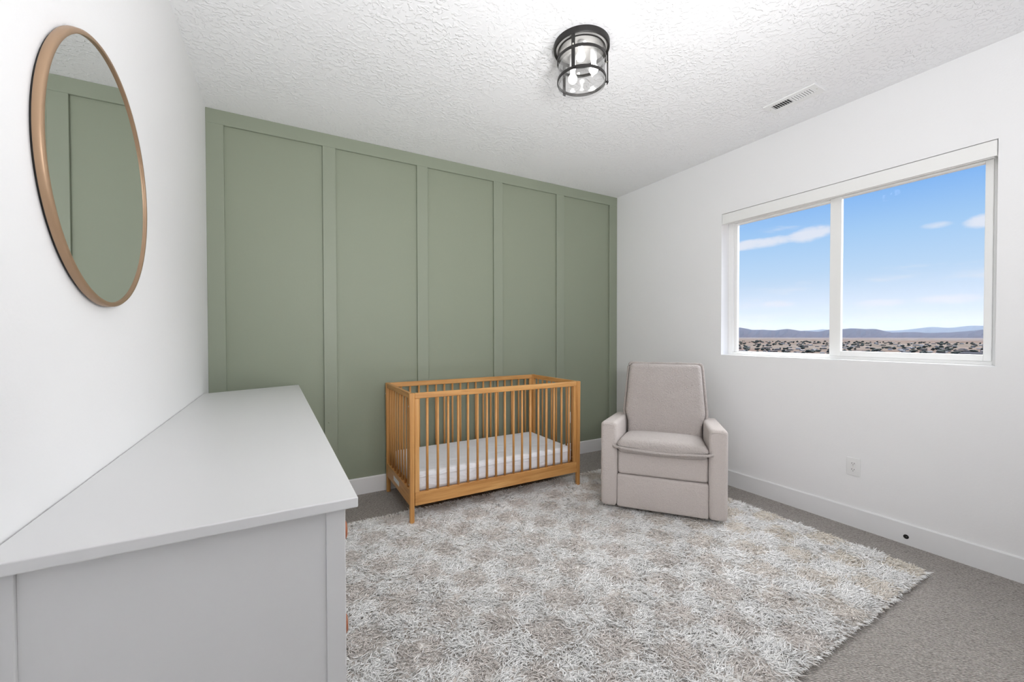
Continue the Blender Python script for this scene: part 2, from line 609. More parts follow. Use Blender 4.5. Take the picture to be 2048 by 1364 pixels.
def rbox(sx, sy, sz, r, seg=4, n=6, fn=None):
    """rounded soft box centred at the origin; fn(p, u) may push points about (u = p scaled to -1..1)"""
    bm = bmesh.new()

    def axis(h):
        rr_ = min(r, h * 0.98)
        band = [h - rr_ + rr_ * math.tan(PI / 4 * k / seg) for k in range(1, seg + 1)]
        inner = [(-1 + 2 * k / n) * (h - rr_) for k in range(n + 1)]
        return [-b for b in band[::-1]] + inner + band, rr_
    hx, hy, hz = sx / 2, sy / 2, sz / 2
    (ax, rx), (ay, ry), (az, rz_) = axis(hx), axis(hy), axis(hz)
    rmin = min(rx, ry, rz_)

    def mk(x, y, z):
        q = Vector((max(-hx + rx, min(hx - rx, x)), max(-hy + ry, min(hy - ry, y)), max(-hz + rz_, min(hz - rz_, z))))
        d = Vector(((x - q.x) / rx, (y - q.y) / ry, (z - q.z) / rz_))
        if d.length > 1e-9:
            d.normalize()
        p = Vector((q.x + d.x * rx, q.y + d.y * ry, q.z + d.z * rz_))
        if fn:
            p = fn(p, Vector((p.x / hx, p.y / hy, p.z / hz)))
        return bm.verts.new(p)

    def face(A, B, f):
        g = [[mk(*f(a, b)) for b in B] for a in A]
        for i in range(len(A) - 1):
            for j in range(len(B) - 1):
                bm.faces.new((g[i][j], g[i + 1][j], g[i + 1][j + 1], g[i][j + 1]))
    for s in (-1, 1):
        face(ax, ay, lambda a, b: (a, b, s * hz))
        face(ax, az, lambda a, b: (a, s * hy, b))
        face(ay, az, lambda a, b: (s * hx, a, b))
    bmesh.ops.remove_doubles(bm, verts=bm.verts, dist=1e-5)
    return bm


def tube(bm, pts, r, seg=10, closed=False):
    pts = [Vector(p) for p in pts]
    n = len(pts)
    rings = []
    for i, p in enumerate(pts):
        if closed:
            t = pts[(i + 1) % n] - pts[i - 1]
        else:
            t = pts[min(i + 1, n - 1)] - pts[max(i - 1, 0)]
        t.normalize()
        up = Vector((0, 0, 1)) if abs(t.z) < 0.95 else Vector((1, 0, 0))
        a = t.cross(up).normalized()
        b = t.cross(a)
        rings.append([bm.verts.new(p + (a * math.cos(2 * PI * k / seg) + b * math.sin(2 * PI * k / seg)) * r) for k in range(seg)])
    for i in range(n if closed else n - 1):
        A, B = rings[i], rings[(i + 1) % n]
        for k in range(seg):
            bm.faces.new((A[k], A[(k + 1) % seg], B[(k + 1) % seg], B[k]))
    if not closed:
        bm.faces.new(rings[0])
        bm.faces.new(rings[-1][::-1])
    return bm


# ------------------------------------------------------------------ the room
T = 0.16                                              # wall thickness
WY0, WY1, WZ0, WZ1 = -2.745, -1.236, 1.068, 2.246      # window opening in the right wall

obj('floor', box(-T, RW + T, -RD - T, T, -0.12, 0.0), M_CARPET, kind='structure')
obj('ceiling', box(-T, RW + T, -RD - T, T, RH, RH + 0.14), M_CEIL, kind='structure')
obj('wall_left', box(-T, 0, -RD - T, T, 0, RH), M_WALL, kind='structure')
obj('wall_front', box(0, RW, -RD - T, -RD, 0, RH), M_WALL, kind='structure')

bm = bmesh.new()
add_box(bm, RW, RW + T, -RD - T, WY0, 0, RH)
add_box(bm, RW, RW + T, WY1, T, 0, RH)
add_box(bm, RW, RW + T, WY0, WY1, 0, WZ0)
add_box(bm, RW, RW + T, WY0, WY1, WZ1, RH)
obj('wall_right', bm, M_WALL, kind='structure')

wb = obj('wall_back', box(0, RW, 0, T, 0, RH), M_GREEN, kind='structure')
BT = 0.017
RAILZ = 2.645
stiles = [(0.0, 0.098), (0.698, 0.788), (1.4075, 1.499), (2.118, 2.211), (2.8215, 2.9135), (3.524, RW)]
for a, b in stiles:
    obj('batten', box(a, b, -BT, 0, 0.12, RAILZ), M_BATTEN, wb, bevel=0.0015, bseg=1)
obj('top_rail', box(0, RW, -BT, 0, RAILZ, RH), M_BATTEN, wb, bevel=0.0015, bseg=1)
bm = bmesh.new()
add_lathe(bm, [(0, 0.006), (0.004, 0.005), (0.006, 0.002), (0.006, 0)], 10)
obj('screw_head', bm, M_BATTEN, wb, (0.728, -BT, 0.587), (PI / 2, 0, 0), True)

BH, BD = 0.127, 0.014


def baseboard(name, f, length, **kw):
    bm = bmesh.new()
    prof = [(0, 0), (BD, 0), (BD, BH - 0.006), (BD - 0.006, BH), (0, BH)]
    A = [bm.verts.new(f(0, d, z)) for d, z in prof]
    B = [bm.verts.new(f(length, d, z)) for d, z in prof]
    n = len(prof)
    for i in range(n):
        bm.faces.new((A[i], A[(i + 1) % n], B[(i + 1) % n], B[i]))
    bm.faces.new(A)
    bm.faces.new(B[::-1])
    return obj(name, bm, M_TRIM, kind='structure', **kw)


baseboard('baseboard_back', lambda t, d, z: (t, -d - 0.001, z), RW)
baseboard('baseboard_right', lambda t, d, z: (RW - d, -t - 0.0, z), RD)
baseboard('baseboard_left', lambda t, d, z: (d, -t - 2.46, z), RD - 2.46)
baseboard('baseboard_front', lambda t, d, z: (t, -RD + d, z), RW)

# ------------------------------------------------------------------ window
win = empty('window_1', (RW, (WY0 + WY1) / 2, WZ0), kind='structure')
wx = lambda x: x - RW
wy = lambda y: y - (WY0 + WY1) / 2
wz = lambda z: z - WZ0


def frame_ring(name, x0, x1, y0, y1, z0, z1, wl, wr, wbt, wt, mat=M_VINYL, bev=0.003):
    """rectangular frame; y1 side is the far (left in view) side"""
    bm = bmesh.new()
    add_box(bm, wx(x0), wx(x1), wy(y1 - wl), wy(y1), wz(z0), wz(z1))
    add_box(bm, wx(x0), wx(x1), wy(y0), wy(y0 + wr), wz(z0), wz(z1))
    add_box(bm, wx(x0), wx(x1), wy(y0 + wr), wy(y1 - wl), wz(z0), wz(z0 + wbt))
    add_box(bm, wx(x0), wx(x1), wy(y0 + wr), wy(y1 - wl), wz(z1 - wt), wz(z1))
    return obj(name, bm, mat, win, bevel=bev, bseg=2)


FX = RW + 0.092
frame_ring('window_frame', FX + 0.002, RW + T - 0.002, WY0 + 0.001, WY1 - 0.001, WZ0 + 0.001, WZ1 - 0.001, 0.042, 0.028, 0.026, 0.075)
frame_ring('fixed_pane_frame', FX + 0.02, FX + 0.05, -2.02, WY1 - 0.043, WZ0 + 0.027, WZ1 - 0.076, 0.024, 0.024, 0.008, 0.014)
frame_ring('sash', FX - 0.012, FX + 0.018, WY0 + 0.029, -1.977, WZ0 + 0.027, WZ1 - 0.076, 0.066, 0.030, 0.034, 0.012)
obj('pane', box(wx(FX + 0.033), wx(FX + 0.037), wy(-1.998), wy(WY1 - 0.069), wz(WZ0 + 0.036), wz(WZ1 - 0.091)), M_GLASS, win)
obj('pane', box(wx(FX + 0.002), wx(FX + 0.006), wy(WY0 + 0.060), wy(-2.044), wz(WZ0 + 0.062), wz(WZ1 - 0.089)), M_GLASS, win)
bm = box(wx(RW + 0.002), wx(FX + 0.001), wy(WY0), wy(WY1), wz(WZ0), wz(WZ0 + 0.006))
obj('window_sill', bm, M_TRIM, win)

blind = empty('window_blind', (RW, (WY0 + WY1) / 2, 2.16),
              label='white roller blind rolled up in its cassette across the top of the window', cat='blind')
y0, y1 = WY0 + 0.004 - (WY0 + WY1) / 2, WY1 - 0.003 - (WY0 + WY1) / 2
obj('cassette', box(0.001, 0.010, y0, y1, 0, 0.082), M_VINYL, blind, bevel=0.002)
bm = bmesh.new()
tube(bm, [(0.040, y0 + 0.01, 0.045), (0.040, y1 - 0.01, 0.045)], 0.024, 16)
obj('roller_tube', bm, M_VINYL, blind, smooth_=True)
obj('hem_bar', box(0.034, 0.046, y0 + 0.015, y1 - 0.015, 0.002, 0.020), M_VINYL, blind, bevel=0.002)
for yy in (y0, y1 - 0.006):
    obj('end_cap', box(0.010, 0.075, yy, yy + 0.006, 0.004, 0.080), M_VINYL, blind)

# ------------------------------------------------------------------ outlets, floor-level bumper
PLATE_W, PLATE_H = 0.073, 0.115


def outlet(loc, rz, label):
    t = empty('wall_outlet', loc, rz, label=label, cat='outlet', group='wall outlets')
    obj('cover_plate', rbox(PLATE_W, 0.006, PLATE_H, 0.0028, 3, 3), M_OUTLET, t, (0, -0.0032, 0), smooth_=True)
    for s in (-1, 1):
        bm = bmesh.new()
        pts = []
        for k in range(24):
            a = 2 * PI * k / 24
            pts.append((0.0172 * math.cos(a), max(-0.0125, min(0.0125, 0.0172 * math.sin(a)))))
        add_prism(bm, pts, 0, 0.0022)
        rc = obj('receptacle', bm, M_OUTLET, t, (0, -0.006, s * 0.0195), (PI / 2, 0, 0), bevel=0.0008, bseg=1)
        for sx_ in (-0.0062, 0.0062):
            obj('slot', box(sx_ - 0.0011, sx_ + 0.0011, -0.001, 0.007, 0.0016, 0.0026), M_DARK, rc)
        bm = bmesh.new()
        add_prism(bm, [(0.0022 * math.cos(2 * PI * k / 10), -0.0072 + 0.0022 * math.sin(2 * PI * k / 10)) for k in range(10)], 0.0016, 0.0026)
        obj('ground_hole', bm, M_DARK, rc)
    bm = bmesh.new()
    add_prism(bm, [(0.0028 * math.cos(2 * PI * k / 12), 0.0028 * math.sin(2 * PI * k / 12)) for k in range(12)], 0, 0.0012)
    obj('screw', bm, M_STEEL, t, (0, -0.006, 0), (PI / 2, 0, 0))
    return t


outlet((RW, -2.152, 0.387), -PI / 2, 'white duplex outlet on the white wall below the window')
outlet((3.018, 0.0, 0.392), 0.0, 'white outlet on the green wall, seen through the crib slats')

grom = empty('cable_grommet', (RW - BD, -2.4136, 0.048), -PI / 2,
             label='small round black grommet in the white baseboard below the window', cat='grommet')
bm = bmesh.new()
add_lathe(bm, [(0.0125, 0.0), (0.0125, 0.003), (0.011, 0.0045), (0.0085, 0.0045), (0.0075, 0.003), (0.0075, 0.0)], 28)
obj('rim', bm, M_RUBBER_SHADE, grom, (0, 0, 0), (PI / 2, 0, 0), True)
bm = bmesh.new()
add_lathe(bm, [(0, 0.0012), (0.0078, 0.0012), (0.0078, 0.0)], 24)
obj('plug', bm, M_RUBBER_SHADE, grom, (0, 0, 0), (PI / 2, 0, 0))
obj('slit', box(-0.0006, 0.0045, -0.0012, 0.0006, 0.0012, 0.002), M_STEEL, grom, (0, 0, 0), (PI / 2, 0, 0))

# ------------------------------------------------------------------ ceiling vent
vent = empty('ceiling_vent', (3.2685, -1.955, RH), label='white slotted air vent in the ceiling above the window', cat='vent')
VX, VY = 0.069, 0.149
SX0, SX1 = -0.040, 0.030                    # slot zone across
bm = bmesh.new()
banks = ((-0.118, 0.0 - 0.006), (0.006, 0.118))
zt, zb = -0.0005, -0.0085
add_box(bm, -VX, SX0, -VY, VY, zb, zt)
add_box(bm, SX1, VX, -VY, VY, zb, zt)
add_box(bm, SX0, SX1, -VY, banks[0][0], zb, zt)
add_box(bm, SX0, SX1, banks[0][1], banks[1][0], zb, zt)
add_box(bm, SX0, SX1, banks[1][1], VY, zb, zt)
obj('face_plate', bm, M_VENT, vent)
obj('duct_back', box(SX0, SX1, banks[0][0], banks[1][1], -0.0012, -0.0004), M_DARK, vent)
slat_me = None
for k, (a, b) in enumerate(banks):
    n = 8
    for i in range(n):
        yc = a + (b - a) * (i + 0.5) / n
        if slat_me is None:
            o = obj('louver', box(SX0, SX1, -0.0042, 0.0042, -0.0009, 0.0009), M_VENT, vent)
            slat_me = o.data
        else:
            o = link('louver', slat_me, None, vent)
        o.location = (0, yc, -0.0046)
        o.rotation_euler = (math.radians(-40 if k == 0 else 40), 0, 0)
for s in (-1, 1):
    bm = bmesh.new()
    add_lathe(bm, [(0, -0.0100), (0.0025, -0.0098), (0.0035, -0.0085)], 10)
    obj('screw', bm, M_STEEL, vent, (-0.005, s * 0.134, 0))

# ------------------------------------------------------------------ ceiling lamp
LX, LY = 1.789, -1.670
lamp = empty('ceiling_lamp', (LX, LY, RH), label='dark bronze flush ceiling lamp with a clear glass drum and three lit bulbs', cat='ceiling lamp')
bm = bmesh.new()
add_lathe(bm, [(0.143, 0.0), (0.143, -0.024), (0.140, -0.030), (0.133, -0.030), (0.131, -0.024), (0.131, -0.012), (0, -0.012), (0, 0)], 72)
obj('canopy', bm, M_BLACK, lamp, smooth_=True, bevel=0.001)
bm = bmesh.new()
add_lathe(bm, [(0, -0.0125), (0.1305, -0.0125), (0.1305, -0.0165), (0.112, -0.018), (0.110, -0.026), (0.0, -0.026)], 64)
obj('reflector_pan', bm, M_REFLECT, lamp)
bm = bmesh.new()
add_lathe(bm, [(0.1225, -0.030), (0.1225, -0.036), (0.119, -0.036), (0.119, -0.030)], 72, closed=True)
obj('upper_collar', bm, M_BLACK, lamp, smooth_=True, bevel=0.0006)
for z in (-0.073, -0.176):
    bm = bmesh.new()
    add_lathe(bm, [(0.1255, z), (0.1255, z - 0.015), (0.1215, z - 0.015), (0.1215, z)], 72, closed=True)
    obj('cage_ring', bm, M_BLACK, lamp, smooth_=True, bevel=0.0006)
bm = bmesh.new()
add_lathe(bm, [(0.1205, -0.030), (0.1205, -0.2075), (0.1185, -0.2095), (0.1165, -0.2075), (0.1165, -0.030)], 72, closed=True)
obj('glass_shade', bm, M_SHADE, lamp, smooth_=True)
near = math.atan2(-3.3454 - LY, 0.4243 - LX)
for k in range(3):
    a = near - math.radians(17) + k * 2 * PI / 3
    st = obj('cage_strap', box(-0.0035, 0.0, -0.0095, 0.0095, -0.193, -0.026), M_BLACK, lamp,
             (0.1385 * math.cos(a), 0.1385 * math.sin(a), 0), (0, 0, a), bevel=0.0012)
    for z in (-0.079, -0.182):
        bm = bmesh.new()
        add_lathe(bm, [(0, 0.004), (0.003, 0.0035), (0.0048, 0.001), (0.0048, -0.0125), (0, -0.0125)], 12)
        obj('thumb_screw', bm, M_STEEL if z > -0.1 else M_BLACK, st, (0.0, 0, z), (0, PI / 2, 0), True)
bulb_me = None
nv = Vector((math.cos(near), math.sin(near), 0))       # towards the room's near side
rv = Vector((-nv.y, nv.x, 0))
for sl, dl, zb_ in ((-0.004, 0.062, -0.098), (-0.046, -0.030, -0.150), (0.062, 0.004, -0.132)):
    p = rv * sl + nv * dl
    bm = bmesh.new()
    z1 = zb_ + 0.046
    add_lathe(bm, [(0.0, -0.026), (0.017, -0.026), (0.017, z1 + 0.006), (0.014, z1), (0.0, z1)], 20)
    so = obj('bulb_socket', bm, M_VENT, lamp, p, (0, 0, 0), True)
    if bulb_me is None:
        bm = bmesh.new()
        r = 0.023
        prof = [(0.012, 0.048)] + [(r * math.sin(t), r * math.cos(t)) for t in [0.55 + (PI - 0.55) * i / 10 for i in range(10)]] + [(0, -r)]
        add_lathe(bm, prof, 20)
        bo = obj('bulb', bm, M_BULB, lamp, smooth_=True)
        bulb_me = bo.data
    else:
        bo = link('bulb', bulb_me, None, lamp)
    bo.location = (p.x, p.y, zb_)

# ------------------------------------------------------------------ mirror
mir = empty('wall_mirror', (0.0022, -1.8455, 1.6592), math.radians(-0.35), label='round mirror with a thin brushed gold frame on the left wall', cat='mirror')
A_, B_ = 0.338, 0.3286


def oval_ring(prof, seg=120):
    bm = bmesh.new()
    rings = []
    for e, x in prof:
        rings.append([bm.verts.new((x, (A_ + e) * math.cos(2 * PI * k / seg), (B_ + e) * math.sin(2 * PI * k / seg))) for k in range(seg)])
    for i in range(len(rings)):
        P, Q = rings[i], rings[(i + 1) % len(rings)]
        for k in range(seg):
            bm.faces.new((P[k], P[(k + 1) % seg], Q[(k + 1) % seg], Q[k]))
    return bm


fr = obj('frame', oval_ring([(0.000, 0.0200), (0.008, 0.0200), (0.0115, 0.0165), (0.012, 0.010), (0.012, 0.005), (-0.004, 0.005), (-0.004, 0.0145), (0.0, 0.0150)]),
         M_GOLD, mir, smooth_=True)
md = fr.modifiers.new('bevel', 'BEVEL')
md.width, md.segments, md.limit_method, md.angle_limit = 0.0008, 2, 'ANGLE', math.radians(50)
bm = bmesh.new()
c = [bm.verts.new((0.0150, (A_ + 0.0005) * math.cos(2 * PI * k / 120), (B_ + 0.0005) * math.sin(2 * PI * k / 120))) for k in range(120)]
d = [bm.verts.new((0.0060, (A_ + 0.0005) * math.cos(2 * PI * k / 120), (B_ + 0.0005) * math.sin(2 * PI * k / 120))) for k in range(120)]
bm.faces.new(c)
bm.faces.new(d[::-1])
for k in range(120):
    bm.faces.new((c[k], c[(k + 1) % 120], d[(k + 1) % 120], d[k]))
obj('mirror_glass', bm, M_MIRROR, mir)
obj('shadow_gap_ring', oval_ring([(0.006, 0.0), (0.006, 0.005), (-0.06, 0.005), (-0.06, 0.0)]), M_RUBBER_SHADE, mir)  # black ring stands in for the shadow in the gap behind the frame

# ------------------------------------------------------------------ dresser
dr = empty('dresser', (0, 0, 0), label='long white dresser with a plain top along the left wall, under the mirror', cat='dresser')
DZ, DT = 0.884, 0.023
DY0, DY1 = -2.402, -0.019                      # near end, far end of the top
xf = lambda y: 0.5285 - 0.0165 * y             # front edge of the top: the dresser stands a touch askew
bm = bmesh.new()
add_prism(bm, [(0.003, DY0), (xf(DY0), DY0), (xf(DY1), DY1), (0.003, -0.235)], DZ - DT, DZ)
obj('top', bm, M_DRESSER, dr, bevel=0.003, bseg=3)
NY, FY = -2.380, -0.050                        # near and far faces of the carcass
bf = lambda y: xf(y) - 0.0235                  # face of the drawers
bm = bmesh.new()
add_prism(bm, [(0.03, NY + 0.012), (bf(NY) - 0.022, NY + 0.012), (bf(FY) - 0.022, FY - 0.002), (0.03, -0.262)], 0.085, DZ - DT - 0.0002)
obj('carcass', bm, M_DRESSER, dr)
bm = bmesh.new()
add_box(bm, 0.505, bf(NY), NY, NY + 0.04, 0.0, DZ - DT)
obj('corner_post', bm, M_DRESSER, dr, bevel=0.002)
obj('corner_post', box(0.022, 0.0435, NY, NY + 0.04, 0.0, DZ - DT), M_DRESSER, dr, bevel=0.002)
obj('corner_post', box(bf(FY) - 0.041, bf(FY), FY - 0.04, FY, 0.0, DZ - DT), M_DRESSER, dr, bevel=0.002)
obj('corner_post', box(0.012, 0.0295, -0.30, -0.262, 0.0, DZ - DT), M_DRESSER, dr, bevel=0.002)
obj('side_panel', box(0.0437, 0.5048, NY + 0.0075, NY + 0.0119, 0.10, DZ - DT - 0.0002), M_DRESSER, dr)
obj('side_rail', box(0.0437, 0.5048, NY + 0.001, NY + 0.0118, 0.055, 0.0998), M_DRESSER, dr, bevel=0.0015)
knob_me = None
ys = [NY + 0.042, NY + 0.042 + 0.7523, NY + 0.042 + 1.5046, FY - 0.042]
zs = [0.105, 0.355, 0.605, 0.852]
ang = math.atan(0.0165)
for i in range(3):
    for j in range(3):
        a, b = ys[i] + 0.004, ys[i + 1] - 0.004
        z0, z1 = zs[j] + 0.004, zs[j + 1] - 0.004
        bm = bmesh.new()
        add_prism(bm, [(bf(a) - 0.0215, a), (bf(a) - 0.0015, a), (bf(b) - 0.0015, b), (bf(b) - 0.0215, b)], z0, z1)
        dw = obj('drawer', bm, M_DRESSER, dr, bevel=0.002)
        for yk in (a + 0.18 if i else -2.20, b - 0.18):
            zk = (z0 + z1) / 2
            if knob_me is None:
                bm = bmesh.new()
                add_lathe(bm, [(0, 0.030), (0.018, 0.0295), (0.0235, 0.0265), (0.0245, 0.0225), (0.022, 0.0195), (0.0245, 0.0165),
                               (0.0235, 0.0125), (0.014, 0.010), (0.010, 0.006), (0.010, 0.0), (0, 0)], 28)
                ko = obj('knob', bm, M_PULL, dw, smooth_=True)
                knob_me = ko.data
            else:
                ko = link('knob', knob_me, None, dw)
            ko.location = (bf(yk) - 0.0015, yk, zk)
            ko.rotation_euler = (0, PI / 2, 0)

# ------------------------------------------------------------------ shag rug
RX0, RX1, RY0, RY1 = 0.605, 3.312, -2.585, -0.545
CELL = 0.1692
CH_RZ = math.atan2(-0.758, 0.652) - math.radians(2.0)        # how the armchair is turned
POSTS = [(1.152, -0.7295), (2.518, -0.7295)]
rug = empty('shag_rug', ((RX0 + RX1) / 2, (RY0 + RY1) / 2, 0), label='cream shag rug with a taupe checker pattern on the grey carpet', cat='rug')
ox, oy = (RX0 + RX1) / 2, (RY0 + RY1) / 2
bm = box(RX0 - ox, RX1 - ox, RY0 - oy, RY1 - oy, 0.0006, 0.0045)
obj('rug_backing', bm, M_BACKING, rug)
obj('under_pile', box(RX0 - ox + 0.012, RX1 - ox - 0.012, RY0 - oy + 0.012, RY1 - oy - 0.012, 0.0046, 0.0150), M_UNDER, rug)


def build_pile():
    g = np.random.default_rng(3)
    sp = 0.0172
    nx, ny = int((RX1 - RX0) / sp), int((RY1 - RY0) / (sp * 0.92))
    X, Y = np.meshgrid(np.linspace(RX0 + 0.006, RX1 - 0.006, nx), np.linspace(RY0 + 0.006, RY1 - 0.006, ny))
    tx = (X + g.normal(0, 0.0035, X.shape)).ravel()
    ty = (Y + g.normal(0, 0.003, X.shape)).ravel()
    K = 6
    n = len(tx)
    tid = np.repeat(np.arange(n), K)
    bx = tx[tid] + g.normal(0, 0.0045, n * K)
    by = ty[tid] + g.normal(0, 0.0045, n * K)
    # lean field: slow swirls, a lie towards the room's near side, tufts that part from each other
    f = lambda x, y, s: np.sin(x * 7.1 * s + 1.3 * np.sin(y * 5.3 * s)) + np.sin(y * 8.3 * s + 1.7 * np.sin(x * 4.7 * s) + 2.0)
    base_dir = -PI / 2 + 0.45 * f(tx, ty, 1.0) + 0.8 * f(tx + 3, ty + 1, 4.1) + g.normal(0, 0.6, n)
    ang_ = base_dir[tid] + g.normal(0, 0.75, n * K)
    lean = np.clip(0.85 + 0.16 * f(tx + 9, ty, 4.3)[tid] + g.normal(0, 0.28, n * K), 0.1, 1.35)
    # at the rim the strands fall outwards
    ex = np.minimum(bx - RX0, RX1 - bx)
    ey = np.minimum(by - RY0, RY1 - by)
    edge = np.minimum(ex, ey) < 0.016
    out_a = np.where(ex < ey, np.where(bx - RX0 < RX1 - bx, PI, 0.0), np.where(by - RY0 < RY1 - by, -PI / 2, PI / 2))
    ang_ = np.where(edge, out_a + g.normal(0, 0.6, n * K), ang_)
    lean = np.where(edge, np.maximum(lean, 0.9), lean)
    ln = np.clip(g.normal(0.046, 0.008, n * K), 0.02, 0.066)
    tone = np.floor((bx - 1.048) / CELL + 0.5) + np.floor((by + 0.97) / CELL + 0.5)
    fx_ = np.abs((bx - 1.048) / CELL + 0.5 - np.floor((bx - 1.048) / CELL + 0.5) - 0.5)
    fy_ = np.abs((by + 0.97) / CELL + 0.5 - np.floor((by + 0.97) / CELL + 0.5) - 0.5)
    dark = (np.mod(tone, 2) == 0) & (np.maximum(fx_, fy_) < 0.47) & (g.random(n * K) > 0.08)
    ln = np.where(dark, ln * 0.86, ln)
    ln = np.where(edge, ln * 0.62, ln)
    # nothing grows under the crib feet
    edge_k = edge
    keep = np.ones(n * K, bool)
    for px, py in POSTS:
        keep &= ~((np.abs(bx - px) < 0.026) & (np.abs(by - py) < 0.026))
    bx, by, ang_, lean, ln, dark, edge_k = [a[keep] for a in (bx, by, ang_, lean, ln, dark, edge_k)]
    m = len(bx)
    wid = np.clip(g.normal(0.0020, 0.0004, m), 0.0012, 0.0030)
    curl = np.clip(g.normal(0.55, 0.35, m), -0.3, 1.3)
    side = g.normal(0, 0.35, m)
    ts = [0.0, 0.36, 0.72, 1.0]
    seg = [ts[i + 1] - ts[i] for i in range(3)]
    P = [np.stack([bx, by, np.full(m, 0.011)], 1)]
    for i in range(3):
        el_ = PI / 2 - np.clip(0.66 + lean * (0.25 + 0.35 * i) + curl * 0.25 * i, 0, PI / 2 + 0.10)
        aa = ang_ + side * i
        d = np.stack([np.cos(el_) * np.cos(aa), np.cos(el_) * np.sin(aa), np.sin(el_)], 1)
        P.append(P[-1] + d * (ln * seg[i])[:, None])
    # what stands on the rug presses the pile flat or aside
    cr, sr = math.cos(-CH_RZ), math.sin(-CH_RZ)
    ok = np.ones(m, bool)
    for q in P[1:]:
        dx, dy = q[:, 0] - 2.591, q[:, 1] + 1.505
        lx, ly = dx * cr - dy * sr, dx * sr + dy * cr
        under = (np.abs(lx) < 0.43) & (ly > -0.04) & (ly < 0.86)
        q[:, 2] = np.where(under, np.minimum(q[:, 2], 0.046), q[:, 2])
        ok &= ~(np.hypot(lx, ly - 0.40) < 0.275)
        for px, py in POSTS:
            ok &= ~((np.abs(q[:, 0] - px) < 0.024) & (np.abs(q[:, 1] - py) < 0.024))
    for q in P[1:]:
        q[:, 2] = np.maximum(q[:, 2], np.where(edge_k, 0.004, 0.0165))
    P = [q[ok] for q in P]
    bx, by, ang_, wid, dark = [a[ok] for a in (bx, by, ang_, wid, dark)]
    m = len(bx)
    sidev = np.stack([-np.sin(ang_), np.cos(ang_), np.zeros(m)], 1)
    upv = np.stack([np.cos(ang_) * 0.6, np.sin(ang_) * 0.6, np.full(m, 0.8)], 1)
    verts = np.zeros((m, 10, 3), np.float32)
    for i in range(3):
        w = (wid * (1.0, 1.05, 0.85)[i])[:, None]
        verts[:, i * 3 + 0] = P[i] + sidev * w
        verts[:, i * 3 + 1] = P[i] - sidev * w
        verts[:, i * 3 + 2] = P[i] + upv * w * 1.3
    verts[:, 9] = P[3]
    verts[:, :, 0] -= ox
    verts[:, :, 1] -= oy
    quads = []
    for i in range(2):
        for a, b in ((0, 1), (1, 2), (2, 0)):
            quads.append((i * 3 + a, i * 3 + b, i * 3 + 3 + b, i * 3 + 3 + a))
    tris = [(6, 7, 9), (7, 8, 9), (8, 6, 9)]
    off = (np.arange(m) * 10)[:, None]
    ql = (np.array(quads).ravel()[None, :] + off).reshape(m, -1)
    tl = (np.array(tris).ravel()[None, :] + off).reshape(m, -1)
    loops = np.concatenate([ql, tl], 1).ravel().astype(np.int32)
    cnt = np.tile(np.array([4] * 6 + [3] * 3, np.int32), m)
    starts = np.concatenate([[0], np.cumsum(cnt)[:-1]]).astype(np.int32)
    me = bpy.data.meshes.new('pile')
    me.vertices.add(m * 10)
    me.vertices.foreach_set('co', verts.ravel())
    me.loops.add(len(loops))
    me.loops.foreach_set('vertex_index', loops)
    me.polygons.add(len(cnt))
    me.polygons.foreach_set('loop_start', starts)
    me.polygons.foreach_set('use_smooth', np.ones(len(cnt), bool))
    me.update()
    me.validate()
    cream = np.array((0.99, 0.985, 0.976))
    taupe = np.array((0.81, 0.765, 0.735))
    tan_ = np.array((0.87, 0.815, 0.735))
    warm = np.clip((bx - 2.3) / 0.9, 0, 1)[:, None]
    dk = taupe * (1 - warm) + tan_ * warm
    col = np.where(dark[:, None], dk, cream)
    v = np.clip(g.normal(1.0, 0.025, m), 0.92, 1.03)[:, None]
    col = np.clip(col * v, 0, 0.99)
    a = me.color_attributes.new('Col', 'FLOAT_COLOR', 'POINT')
    full = np.ones((m, 10, 4), np.float32)
    full[:, :, :3] = col[:, None, :]
    a.data.foreach_set('color', full.ravel())
    return me


link('pile', build_pile(), M_PILE, rug, kind='stuff')

# ------------------------------------------------------------------ crib
CX, CY = (1.135 + 2.535) / 2, -0.3945
crib = empty('baby_crib', (CX, CY, 0.0), label='honey coloured wooden baby crib with slatted sides against the green wall', cat='crib')
HX, HY, CH = 0.700, 0.3525, 0.866
PW = 0.036
ZR = 0.828                                     # underside of the top rails
posts = [(-HX + PW / 2, -HY + PW / 2), (HX - PW / 2, -HY + PW / 2), (-HX + PW / 2, HY - PW / 2), (HX - PW / 2, HY - PW / 2)]
for (x, y) in posts:
    bm = bmesh.new()
    h = PW / 2
    z0 = 0.0152 if y < 0 else 0.0005
    lo = 0.78                                  # feet taper a little
    vv = add_box(bm, -h, h, -h, h, z0, CH)
    for q in vv[:4]:
        q.co.x *= 0.80
        q.co.y *= 0.80
    obj('post', bm, WOOD[2], crib, (x, y, 0), bevel=0.006, bseg=3)
xi, yi = HX - PW, HY - PW
RT = 0.022
